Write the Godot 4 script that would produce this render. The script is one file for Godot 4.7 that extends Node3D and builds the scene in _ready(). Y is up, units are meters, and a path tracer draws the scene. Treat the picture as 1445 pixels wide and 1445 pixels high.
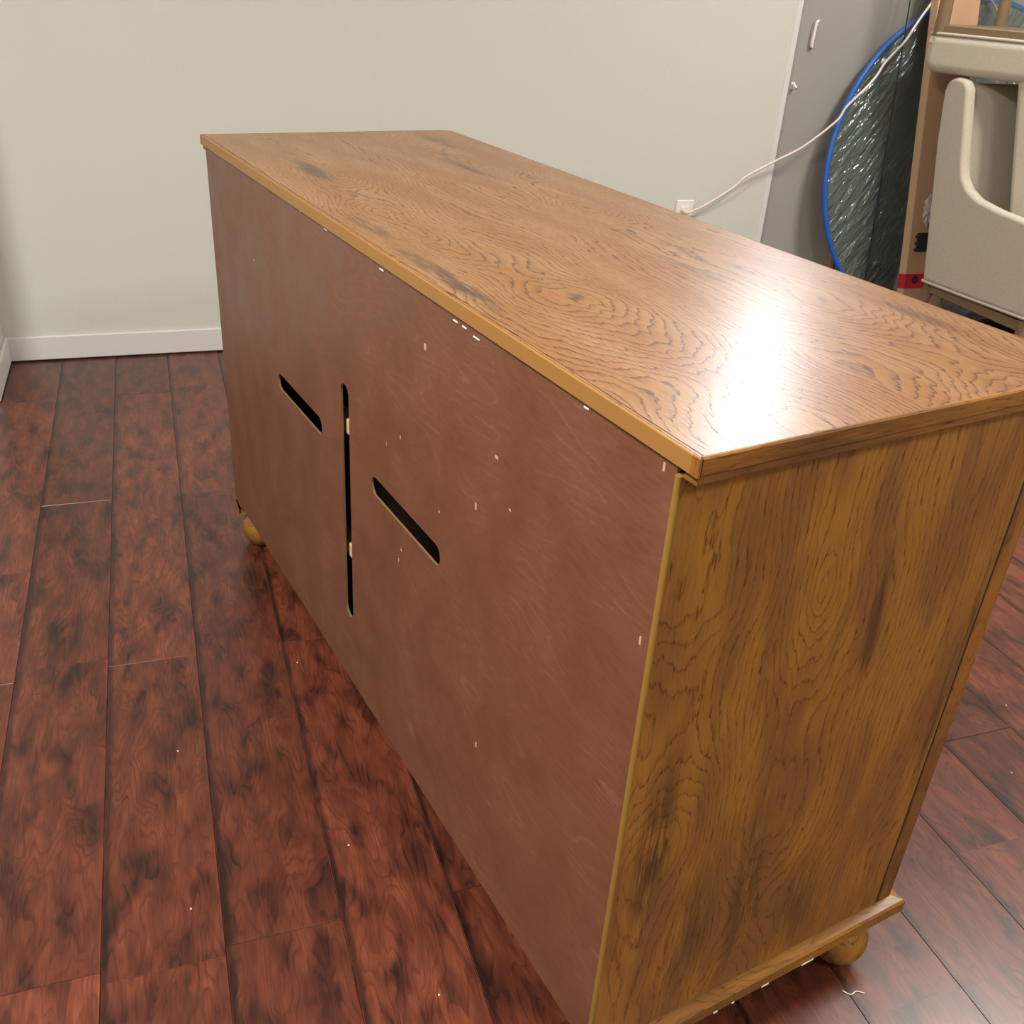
extends Node3D

# ------------------------------------------------------------------ helpers: scene tree
var used := {}

func numbered(called: String) -> String:
	if not used.has(called):
		used[called] = 0
		return called
	used[called] += 1
	return "%s_%03d" % [called, used[called]]

func tag(o: Node3D, label := "", category := "", group := "", kind := "") -> void:
	if label != "": o.set_meta("label", label)
	if category != "": o.set_meta("category", category)
	if group != "": o.set_meta("group", group)
	if kind != "": o.set_meta("kind", kind)

func thing(called: String, label: String, category: String, at := Vector3.ZERO, turn := 0.0, group := "") -> Node3D:
	var o := Node3D.new()
	o.name = numbered(called)
	add_child(o)
	o.position = at
	o.rotation.y = turn
	tag(o, label, category, group)
	return o

func part(called: String, mesh: Mesh, mat: Material, parent: Node3D, at := Vector3.ZERO) -> MeshInstance3D:
	var o := MeshInstance3D.new()
	o.name = called
	o.mesh = mesh
	o.material_override = mat
	o.position = at
	o.cast_shadow = GeometryInstance3D.SHADOW_CASTING_SETTING_ON
	parent.add_child(o, true)
	return o

func struct(called: String, mesh: Mesh, mat: Material, at := Vector3.ZERO, parent: Node3D = self) -> MeshInstance3D:
	var o := part(called, mesh, mat, parent, at)
	o.set_meta("kind", "structure")
	return o

# ------------------------------------------------------------------ helpers: meshes
class Build:
	var v := PackedVector3Array()
	var n := PackedVector3Array()
	var uv := PackedVector2Array()
	func tri(a: Vector3, b: Vector3, c: Vector3, na: Vector3, nb: Vector3, nc: Vector3, ua := Vector2.ZERO, ub := Vector2.ZERO, uc := Vector2.ZERO) -> void:
		if (b - a).cross(c - a).dot(na + nb + nc) > 0.0:      # front faces run clockwise
			v.append_array([a, c, b]); n.append_array([na, nc, nb]); uv.append_array([ua, uc, ub])
		else:
			v.append_array([a, b, c]); n.append_array([na, nb, nc]); uv.append_array([ua, ub, uc])
	func quad(p: Array, nn: Vector3, u: Array) -> void:
		tri(p[0], p[1], p[2], nn, nn, nn, u[0], u[1], u[2])
		tri(p[0], p[2], p[3], nn, nn, nn, u[0], u[2], u[3])
	func quadn(p: Array, ns: Array, u: Array) -> void:
		tri(p[0], p[1], p[2], ns[0], ns[1], ns[2], u[0], u[1], u[2])
		tri(p[0], p[2], p[3], ns[0], ns[2], ns[3], u[0], u[2], u[3])
	func done() -> ArrayMesh:
		var a := []
		a.resize(Mesh.ARRAY_MAX)
		a[Mesh.ARRAY_VERTEX] = v
		a[Mesh.ARRAY_NORMAL] = n
		a[Mesh.ARRAY_TEX_UV] = uv
		var m := ArrayMesh.new()
		m.add_surface_from_arrays(Mesh.PRIMITIVE_TRIANGLES, a)
		return m

# texture coordinates in metres: U runs along the grain axis
func metres(p: Vector3, nn: Vector3, grain: int, off: Vector2, scl: Vector2) -> Vector2:
	var ax := nn.abs()
	var k := 0 if ax.x >= ax.y and ax.x >= ax.z else (1 if ax.y >= ax.z else 2)
	var g := grain
	if k == grain:
		g = (grain + 1) % 3
	var o := 3 - k - g
	return Vector2((p[g] + off.x) * scl.x, (p[o] + off.y) * scl.y)

# chamfered box from corner lo to corner hi
func slab_into(b: Build, lo: Vector3, hi: Vector3, bev: float, grain := 0, off := Vector2.ZERO, scl := Vector2.ONE, xf := Transform3D()) -> void:
	var c := (lo + hi) * 0.5
	var h := (hi - lo) * 0.5
	bev = minf(bev, minf(h.x, minf(h.y, h.z)) * 0.9)
	var P := func(s: Vector3, k: int) -> Vector3:
		var q := Vector3(s.x * (h.x - bev), s.y * (h.y - bev), s.z * (h.z - bev))
		q[k] = s[k] * h[k]
		return c + q
	for k in 3:
		var i := (k + 1) % 3
		var j := (k + 2) % 3
		for s in [-1.0, 1.0]:
			var nn := Vector3.ZERO
			nn[k] = s
			var ps := []
			var us := []
			for t in [[-1.0, -1.0], [1.0, -1.0], [1.0, 1.0], [-1.0, 1.0]]:
				var sg := Vector3.ZERO
				sg[k] = s; sg[i] = t[0]; sg[j] = t[1]
				var q: Vector3 = P.call(sg, k)
				ps.append(xf * q)
				us.append(metres(q, nn, grain, off, scl))
			b.quad(ps, xf.basis * nn, us)
			if bev <= 0.0: continue
			# edges between face k and face i
			for s2 in [-1.0, 1.0]:
				var n2 := Vector3.ZERO
				n2[k] = s; n2[i] = s2
				var e := []
				var eu := []
				for t in [[k, -1.0], [k, 1.0], [i, 1.0], [i, -1.0]]:
					var sg := Vector3.ZERO
					sg[k] = s; sg[i] = s2; sg[j] = t[1]
					var q: Vector3 = P.call(sg, t[0])
					e.append(xf * q)
					eu.append(metres(q, nn, grain, off, scl))
				b.quad(e, xf.basis * n2.normalized(), eu)
	if bev > 0.0:
		for sx in [-1.0, 1.0]:
			for sy in [-1.0, 1.0]:
				for sz in [-1.0, 1.0]:
					var sg := Vector3(sx, sy, sz)
					var q := [P.call(sg, 0), P.call(sg, 1), P.call(sg, 2)]
					var nn := xf.basis * sg.normalized()
					var u := metres(q[1], Vector3.UP, grain, off, scl)
					b.tri(xf * q[0], xf * q[1], xf * q[2], nn, nn, nn, u, u, u)

func slab(lo: Vector3, hi: Vector3, bev := 0.001, grain := 0, off := Vector2.ZERO, scl := Vector2.ONE) -> ArrayMesh:
	var b := Build.new()
	slab_into(b, lo, hi, bev, grain, off, scl)
	return b.done()

# a tube along points; r may taper
func tube_into(b: Build, pts: Array, r0: float, r1: float, sides := 10, caps := true) -> void:
	var rings := []
	var nrm := []
	var prev := Vector3.ZERO
	for i in pts.size():
		var d: Vector3 = (pts[mini(i + 1, pts.size() - 1)] - pts[maxi(i - 1, 0)]).normalized()
		var a := prev - d * prev.dot(d)
		if a.length() < 0.01:
			a = d.cross(Vector3.UP if absf(d.y) < 0.9 else Vector3.RIGHT)
		a = a.normalized()
		prev = a
		var c := d.cross(a)
		var ring := []
		var nr := []
		var r := lerpf(r0, r1, float(i) / (pts.size() - 1))
		for k in sides:
			var t := TAU * k / sides
			var q := a * cos(t) + c * sin(t)
			nr.append(q)
			ring.append(pts[i] + q * r)
		rings.append(ring)
		nrm.append(nr)
	for i in pts.size() - 1:
		for k in sides:
			var m := (k + 1) % sides
			b.quadn([rings[i][k], rings[i][m], rings[i + 1][m], rings[i + 1][k]], [nrm[i][k], nrm[i][m], nrm[i + 1][m], nrm[i + 1][k]], [Vector2(float(k) / sides, i), Vector2(float(k + 1) / sides, i), Vector2(float(k + 1) / sides, i + 1), Vector2(float(k) / sides, i + 1)])
	if caps:
		for e in [0, pts.size() - 1]:
			var d: Vector3 = (pts[0] - pts[1]) if e == 0 else (pts[e] - pts[e - 1])
			d = d.normalized()
			for k in sides:
				b.tri(pts[e], rings[e][k], rings[e][(k + 1) % sides], d, d, d)

func tube(pts: Array, r0: float, r1 := -1.0, sides := 10) -> ArrayMesh:
	var b := Build.new()
	tube_into(b, pts, r0, r0 if r1 < 0.0 else r1, sides)
	return b.done()

func smooth_path(pts: Array, step := 6) -> Array:
	var out := []
	for i in pts.size() - 1:
		var p0: Vector3 = pts[maxi(i - 1, 0)]
		var p1: Vector3 = pts[i]
		var p2: Vector3 = pts[i + 1]
		var p3: Vector3 = pts[mini(i + 2, pts.size() - 1)]
		for k in step:
			out.append(p1.cubic_interpolate(p2, p0, p3, float(k) / step))
	out.append(pts[-1])
	return out

func lathe(profile: Array, sides := 32, uvs := Vector2(0.3, 1.0)) -> ArrayMesh:      # profile: Vector2(radius, height) bottom to top
	var b := Build.new()
	var nr := []
	for i in profile.size():
		var d: Vector2 = profile[mini(i + 1, profile.size() - 1)] - profile[maxi(i - 1, 0)]
		nr.append(Vector2(d.y, -d.x).normalized())
	for i in profile.size() - 1:
		for k in sides:
			var ps := []
			var ns := []
			var us := []
			for t in [[i, k], [i, k + 1], [i + 1, k + 1], [i + 1, k]]:
				var a: float = TAU * t[1] / sides
				var q: Vector2 = profile[t[0]]
				var m: Vector2 = nr[t[0]]
				ps.append(Vector3(q.x * cos(a), q.y, q.x * sin(a)))
				ns.append(Vector3(m.x * cos(a), m.y, m.x * sin(a)))
				us.append(Vector2(q.y / uvs.x, float(t[1]) / sides * 0.24 / uvs.y))
			b.quadn(ps, ns, us)
	return b.done()

# a profile (outward offset, height) carried along a path in the plane, with mitred corners.
# path points are Vector2(x, z); outward is to the right-hand normal given by side
func sweep(path: Array, profile: Array, side: float, uvs: Vector2, closed_ends := true) -> ArrayMesh:
	var b := Build.new()
	var off := []
	for i in path.size():
		var a: Vector2 = (path[i] - path[i - 1]).normalized() if i > 0 else (path[1] - path[0]).normalized()
		var c: Vector2 = (path[i + 1] - path[i]).normalized() if i < path.size() - 1 else a
		var na := Vector2(-a.y, a.x) * side
		var nc := Vector2(-c.y, c.x) * side
		var m := (na + nc).normalized()
		off.append(m / maxf(m.dot(na), 0.3))
	var P := func(i: int, q: Vector2) -> Vector3:
		var w: Vector2 = path[i] + off[i] * q.x
		return Vector3(w.x, q.y, w.y)
	var run := 0.0
	for i in path.size() - 1:
		var d: Vector2 = path[i + 1] - path[i]
		var nrm := Vector2(-d.y, d.x).normalized() * side
		var l := d.length()
		var pr := 0.0
		for k in profile.size() - 1:
			var e: Vector2 = profile[k + 1] - profile[k]
			var en := Vector2(e.y, -e.x).normalized()
			var nn := Vector3(nrm.x * en.x, en.y, nrm.y * en.x)
			var u0 := run * uvs.x
			var u1 := (run + l) * uvs.x
			var v0 := (pr + 0.1) * uvs.y
			var v1 := (pr + 0.1 + e.length()) * uvs.y
			b.quad([P.call(i, profile[k]), P.call(i + 1, profile[k]), P.call(i + 1, profile[k + 1]), P.call(i, profile[k + 1])], nn, [Vector2(u0, v0), Vector2(u1, v0), Vector2(u1, v1), Vector2(u0, v1)])
			pr += e.length()
		run += l
	if closed_ends:
		var pv := PackedVector2Array(profile)
		var idx := Geometry2D.triangulate_polygon(pv)
		for e in [0, path.size() - 1]:
			var d: Vector2 = (path[0] - path[1]) if e == 0 else (path[e] - path[e - 1])
			var nn := Vector3(d.x, 0, d.y).normalized()
			for k in range(0, idx.size(), 3):
				var q := []
				var us := []
				for m in 3:
					q.append(P.call(e, pv[idx[k + m]]))
					us.append(pv[idx[k + m]] * uvs + Vector2(0.37, 0.3))
				b.tri(q[0], q[1], q[2], nn, nn, nn, us[0], us[1], us[2])
	return b.done()

# upholstery: an outline (plane coordinates a, b), thick along c from -h to h, with edges rounded by r
func resample(poly: Array, n: int) -> PackedVector2Array:
	var total := 0.0
	for i in poly.size():
		total += (poly[(i + 1) % poly.size()] - poly[i]).length()
	var out := PackedVector2Array()
	var i := 0
	var left := 0.0
	for k in n:
		var target := total * k / n
		while true:
			var l: float = (poly[(i + 1) % poly.size()] - poly[i % poly.size()]).length()
			if left + l >= target or i >= poly.size():
				out.append(poly[i % poly.size()].lerp(poly[(i + 1) % poly.size()], clampf((target - left) / maxf(l, 1e-6), 0, 1)))
				break
			left += l
			i += 1
	return out

func round_corners(poly: Array, radii: Array) -> Array:
	var out := []
	var n := poly.size()
	for i in n:
		var p: Vector2 = poly[i]
		var r: float = radii[i]
		if r <= 0.0:
			out.append(p)
			continue
		var a: Vector2 = (poly[(i + n - 1) % n] - p)
		var c: Vector2 = (poly[(i + 1) % n] - p)
		var q0 := p + a.normalized() * minf(r, a.length() * 0.48)
		var q1 := p + c.normalized() * minf(r, c.length() * 0.48)
		for k in 7:
			var t := k / 6.0
			out.append(q0.lerp(p, t).lerp(p.lerp(q1, t), t))
	return out

func cushion(outline: Array, h: float, r: float, ex: Vector3, ey: Vector3, ez: Vector3, org: Vector3, puff := 0.0, n := 110) -> ArrayMesh:
	var pts := resample(outline, n)
	var area := 0.0
	for i in n:
		area += pts[i].cross(pts[(i + 1) % n])
	var nr := PackedVector2Array()
	for i in n:
		var d := (pts[(i + 1) % n] - pts[(i + n - 1) % n]).normalized()
		nr.append(Vector2(d.y, -d.x) * signf(area))
	var b := Build.new()
	var W := func(q: Vector2, c: float) -> Vector3: return org + ex * q.x + ey * q.y + ez * c
	var steps := 6
	var rings := []
	for k in range(-steps, steps + 1):
		var t := (absf(k) / steps) * PI / 2
		var inset := r * (1.0 - cos(t))
		var c := signf(k) * (h - r + r * sin(t)) if k != 0 else 0.0
		var ring := []
		for i in n:
			var nn2 := Vector3(nr[i].x * cos(t), nr[i].y * cos(t), signf(k) * sin(t))
			ring.append([pts[i] - nr[i] * inset, c, (ex * nn2.x + ey * nn2.y + ez * nn2.z).normalized()])
		rings.append(ring)
		if absf(k) == 1 or k == 0:
			pass
	for k in rings.size() - 1:
		for i in n:
			var m := (i + 1) % n
			var q := [rings[k][i], rings[k][m], rings[k + 1][m], rings[k + 1][i]]
			b.quadn([W.call(q[0][0], q[0][1]), W.call(q[1][0], q[1][1]), W.call(q[2][0], q[2][1]), W.call(q[3][0], q[3][1])], [q[0][2], q[1][2], q[2][2], q[3][2]], [q[0][0], q[1][0], q[2][0], q[3][0]])
	for e in [0, rings.size() - 1]:
		var poly: PackedVector2Array = Geometry2D.offset_polygon(pts, -r * 0.97, Geometry2D.JOIN_ROUND)[0]
		var idx := Geometry2D.triangulate_polygon(poly)
		var s := -1.0 if e == 0 else 1.0
		for k in range(0, idx.size(), 3):
			var q := [poly[idx[k]], poly[idx[k + 1]], poly[idx[k + 2]]]
			b.tri(W.call(q[0], s * h), W.call(q[1], s * h), W.call(q[2], s * h), ez * s, ez * s, ez * s, q[0], q[1], q[2])
	return b.done()

# ------------------------------------------------------------------ helpers: textures
func field(w: int, h: int, sd: int, freq: float, sx := 1, sy := 1, octaves := 3, kind := FastNoiseLite.TYPE_SIMPLEX_SMOOTH, warp := 0.0) -> PackedByteArray:
	var f := FastNoiseLite.new()
	f.seed = sd
	f.noise_type = kind
	f.frequency = freq
	f.fractal_type = FastNoiseLite.FRACTAL_FBM if octaves > 1 else FastNoiseLite.FRACTAL_NONE
	f.fractal_octaves = octaves
	if warp > 0.0:
		f.domain_warp_enabled = true
		f.domain_warp_amplitude = warp
		f.domain_warp_frequency = freq * 0.8
		f.domain_warp_fractal_octaves = 2
	var im := f.get_image(maxi(w / sx, 2), maxi(h / sy, 2), false, false, true)
	if sx != 1 or sy != 1:
		im.resize(w, h, Image.INTERPOLATE_CUBIC)
	im.convert(Image.FORMAT_L8)
	return im.get_data()

func ramp(stops: Array) -> PackedByteArray:      # [[position, Color], ...] to 256 RGB triples
	var out := PackedByteArray()
	out.resize(768)
	for i in 256:
		var t := i / 255.0
		var c: Color = stops[-1][1]
		for k in stops.size() - 1:
			if t <= stops[k + 1][0]:
				c = stops[k][1].lerp(stops[k + 1][1], clampf((t - stops[k][0]) / (stops[k + 1][0] - stops[k][0]), 0, 1))
				break
		out[i * 3] = int(c.r * 255); out[i * 3 + 1] = int(c.g * 255); out[i * 3 + 2] = int(c.b * 255)
	return out

func c8(r: int, g: int, b: int) -> Color:
	return Color(r / 255.0, g / 255.0, b / 255.0)

func tex(data: PackedByteArray, w: int, h: int, fmt: int) -> ImageTexture:
	return ImageTexture.create_from_image(Image.create_from_data(w, h, false, fmt, data))

# flat-sawn oak: rings of a wavering trunk cut by the board's plane. U along the grain (mu metres), V across (mv metres)
func oak(W: int, H: int, mu: float, mv: float, sd: int, leaves: Array, stains: Array, rgb_a: PackedByteArray, rgb_b: PackedByteArray, tone_gain := 1.0, contrast := 1.0) -> Array:
	var n1 := field(W, H, sd, 0.016, 16, 5, 2)
	var n2 := field(W, H, sd + 1, 0.05, 9, 2, 2)
	var n3 := field(W, H, sd + 5, 0.11, 3, 1, 2)
	var pores := field(W, H, sd + 2, 0.36, 12, 1, 2)
	var fine := field(W, H, sd + 3, 0.22, 20, 1, 2)
	var tone := field(W, H, sd + 4, 0.02, 8, 2, 3)
	var prof := PackedFloat32Array()
	prof.resize(256)
	for i in 256:
		var t := i / 255.0
		prof[i] = smoothstep(0.0, 0.07, t) * (0.75 * (1.0 - smoothstep(0.09, 0.26, t)) + 0.25 * (1.0 - smoothstep(0.1, 0.8, t)))
	var col := PackedByteArray(); col.resize(W * H * 3)
	var hgt := PackedByteArray(); hgt.resize(W * H)
	var fu := FastNoiseLite.new()
	fu.seed = sd + 9; fu.frequency = 1.1; fu.fractal_octaves = 2
	for lf in leaves:
		var dd := PackedFloat32Array(); dd.resize(W)
		var cc := PackedFloat32Array(); cc.resize(W)
		for x in W:
			var u := mu * x / W
			var d: float = lf.d + lf.slope * u + 0.05 * fu.get_noise_2d(u * 2.2, lf.c * 90.0)
			dd[x] = d * d
			cc[x] = lf.c + 0.035 * fu.get_noise_2d(u * 1.3, lf.c * 90.0 + 37.0)
		var y0 := int(lf.v0 / mv * H)
		var y1 := mini(int(lf.v1 / mv * H), H)
		var N: float = lf.n
		for y in range(y0, y1):
			var v := mv * y / H
			var i := y * W
			for x in W:
				var dv := v - cc[x] + (n1[i] - 128) * 0.00022
				var f := sqrt(dv * dv + dd[x]) * N + (n2[i] - 128) * 0.0042 + (n3[i] - 128) * 0.0011
				var t := f - floorf(f)
				var k: float = prof[int(t * 255.0)]
				var p := clampf((pores[i] - 140) * 0.014, 0.0, 1.0)
				var dark := (k * (0.30 + 0.5 * p) + p * 0.13) * contrast + (fine[i] - 128) * 0.0009
				var q := clampi(int(dark * 255.0), 0, 255)
				var m := clampf((tone[i] - 128) * 0.008 * tone_gain + 0.5, 0.0, 1.0)
				q *= 3
				var j := i * 3
				col[j] = int(lerpf(rgb_a[q], rgb_b[q], m))
				col[j + 1] = int(lerpf(rgb_a[q + 1], rgb_b[q + 1], m))
				col[j + 2] = int(lerpf(rgb_a[q + 2], rgb_b[q + 2], m))
				hgt[i] = clampi(int(215.0 - 120.0 * k * (0.35 + p) - 60.0 * p + (fine[i] - 128) * 0.16), 0, 255)
				i += 1
	# long dark stains in the wood itself: [u, v, half length, half width, strength]
	for s in stains:
		var x0 := clampi(int((s[0] - s[2]) / mu * W), 0, W - 1)
		var x1 := clampi(int((s[0] + s[2]) / mu * W), 0, W - 1)
		var y0 := clampi(int((s[1] - s[3] * 2.0) / mv * H), 0, H - 1)
		var y1 := clampi(int((s[1] + s[3] * 2.0) / mv * H), 0, H - 1)
		for y in range(y0, y1 + 1):
			for x in range(x0, x1 + 1):
				var i := y * W + x
				var a: float = (mu * x / W - s[0]) / s[2]
				var c: float = (mv * y / H - s[1] + (n1[i] - 128) * 0.00008) / s[3]
				var g: float = clampf(1.0 - a * a - c * c * 0.5, 0.0, 1.0) * s[4] * clampf(0.35 + (n2[i] + fine[i] - 200) * 0.007, 0.0, 1.0)
				col[i * 3] = int(lerpf(col[i * 3], 58, g))
				col[i * 3 + 1] = int(lerpf(col[i * 3 + 1], 42, g))
				col[i * 3 + 2] = int(lerpf(col[i * 3 + 2], 30, g))
	return [tex(col, W, H, Image.FORMAT_RGB8), tex(hgt, W, H, Image.FORMAT_L8)]

func plank_tex(W: int, H: int, sd: int) -> Array:
	var big := field(W, H, sd, 0.013, 2, 1, 3)
	var burl := field(W, H, sd + 1, 0.0085, 4, 1, 3, FastNoiseLite.TYPE_SIMPLEX_SMOOTH, 34.0)
	var fine := field(W, H, sd + 2, 0.28, 10, 1, 2)
	var mid := field(W, H, sd + 3, 0.03, 4, 1, 3)
	var rgb := ramp([[0.0, c8(38, 20, 16)], [0.28, c8(66, 33, 25)], [0.55, c8(98, 49, 35)], [0.8, c8(124, 66, 45)], [1.0, c8(152, 92, 62)]])
	var col := PackedByteArray(); col.resize(W * H * 3)
	var hgt := PackedByteArray(); hgt.resize(W * H)
	var edge := PackedFloat32Array(); edge.resize(H)
	for y in H:
		var m := 0.1624 * y / H
		edge[y] = -0.36 * (1.0 - smoothstep(0.003, 0.013, m)) + 0.10 * smoothstep(0.157, 0.162, m)
	for y in H:
		var i := y * W
		for x in W:
			var r := burl[i] / 255.0 * 9.0
			var t := r - floorf(r)
			var line := (1.0 - smoothstep(0.08, 0.5, t)) * smoothstep(0.0, 0.08, t)
			var knot := smoothstep(0.45, 1.0, big[i] / 255.0)
			var q := 0.63 - 0.30 * knot - line * (0.12 + 0.16 * knot + (mid[i] - 110) * 0.0009) + (fine[i] - 128) * 0.0009 + (mid[i] - 128) * 0.0017 + edge[y]
			var k := clampi(int(q * 255.0), 0, 255) * 3
			var j := i * 3
			col[j] = rgb[k]; col[j + 1] = rgb[k + 1]; col[j + 2] = rgb[k + 2]
			hgt[i] = clampi(int(128.0 + (fine[i] - 128) * 0.5 - line * 40.0), 0, 255)
			i += 1
	return [tex(col, W, H, Image.FORMAT_RGB8), tex(hgt, W, H, Image.FORMAT_L8)]

# rotary-cut plywood, brown stain, with faint pale figure and scuffs
func ply_tex(W: int, H: int, sd: int) -> Array:
	var a := field(W, H, sd, 0.011, 5, 1, 2, FastNoiseLite.TYPE_SIMPLEX_SMOOTH, 24.0)
	var b := field(W, H, sd + 1, 0.02, 2, 2, 4)
	var c := field(W, H, sd + 2, 0.3, 6, 1, 2)
	var d := field(W, H, sd + 3, 0.35, 1, 1, 2)
	var rgb := ramp([[0.0, c8(56, 34, 24)], [0.5, c8(108, 69, 50)], [0.8, c8(128, 88, 67)], [1.0, c8(190, 165, 140)]])
	var col := PackedByteArray(); col.resize(W * H * 3)
	var rough := PackedByteArray(); rough.resize(W * H)
	for y in H:
		var i := y * W
		for x in W:
			var r := a[i] / 255.0 * 9.0
			var t := r - floorf(r)
			var line := smoothstep(0.0, 0.04, t) * (1.0 - smoothstep(0.05, 0.16, t)) * clampf((b[i] - 78) * 0.012, 0.0, 1.0)
			var q := 0.52 + line * 0.20 + (b[i] - 128) * 0.0005 + (c[i] - 128) * 0.0006 + (t - 0.5) * 0.04
			if d[i] < 22: q -= 0.16
			if x > W * 0.809 and x < W * 0.8125 and y > H * 0.05 and y < H * 0.185: q -= 0.13      # a long scuff
			var k := clampi(int(q * 255.0), 0, 255) * 3
			var j := i * 3
			col[j] = rgb[k]; col[j + 1] = rgb[k + 1]; col[j + 2] = rgb[k + 2]
			rough[i] = clampi(int(118 + (b[i] - 128) * 0.25), 0, 255)
			i += 1
	return [tex(col, W, H, Image.FORMAT_RGB8), tex(rough, W, H, Image.FORMAT_L8)]

func linen_tex(W: int) -> Array:
	var a := field(W, W, 71, 0.35, 14, 1, 2)
	var b := field(W, W, 72, 0.35, 1, 14, 2)
	var c := field(W, W, 73, 0.03, 1, 1, 3)
	var col := PackedByteArray(); col.resize(W * W * 3)
	var hgt := PackedByteArray(); hgt.resize(W * W)
	for i in W * W:
		var x := i % W
		var y := i / W
		var weave := 10.0 if (x / 2 + y / 2) % 2 == 0 else -10.0
		var q := (a[i] - 128) * 0.16 + (b[i] - 128) * 0.16 + (c[i] - 128) * 0.05 + weave * 0.4
		col[i * 3] = clampi(int(188 + q * 0.5), 0, 255)
		col[i * 3 + 1] = clampi(int(179 + q * 0.5), 0, 255)
		col[i * 3 + 2] = clampi(int(162 + q * 0.5), 0, 255)
		hgt[i] = clampi(int(128 + q * 2.0 + weave), 0, 255)
	return [tex(col, W, W, Image.FORMAT_RGB8), tex(hgt, W, W, Image.FORMAT_L8)]

# ------------------------------------------------------------------ helpers: materials
func plain(c: Color, rough := 0.6, spec := 0.5) -> StandardMaterial3D:
	var m := StandardMaterial3D.new()
	m.albedo_color = c
	m.roughness = rough
	m.metallic_specular = spec
	return m

func textured(t: Array, rough: float, bump_cm: float, spec := 0.5) -> StandardMaterial3D:
	var m := plain(Color.WHITE, rough, spec)
	m.albedo_texture = t[0]
	if bump_cm > 0.0:
		m.heightmap_enabled = true
		m.heightmap_texture = t[1]
		m.heightmap_scale = bump_cm
	return m

func noise_bump(m: StandardMaterial3D, freq: float, cm: float, sd: int, size := 512, octaves := 4) -> void:
	m.heightmap_enabled = true
	m.heightmap_texture = tex(field(size, size, sd, freq, 1, 1, octaves), size, size, Image.FORMAT_L8)
	m.heightmap_scale = cm

const WALL_X := -0.877          # inner face of the left wall
const CORNER_X := 1.857         # where the cream wall ends
const GREY_Z := -0.02           # face of the grey wall beyond it
const FAR_X := -3.3
const ROOM_X := 3.7
const ROOM_Z := 5.6
const ROOM_Y := 2.7
const PITCH := 0.1624
const L := 1.476                # sideboard: length, top height, depth to the front frame
const H := 0.9
const D := 0.507

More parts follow.
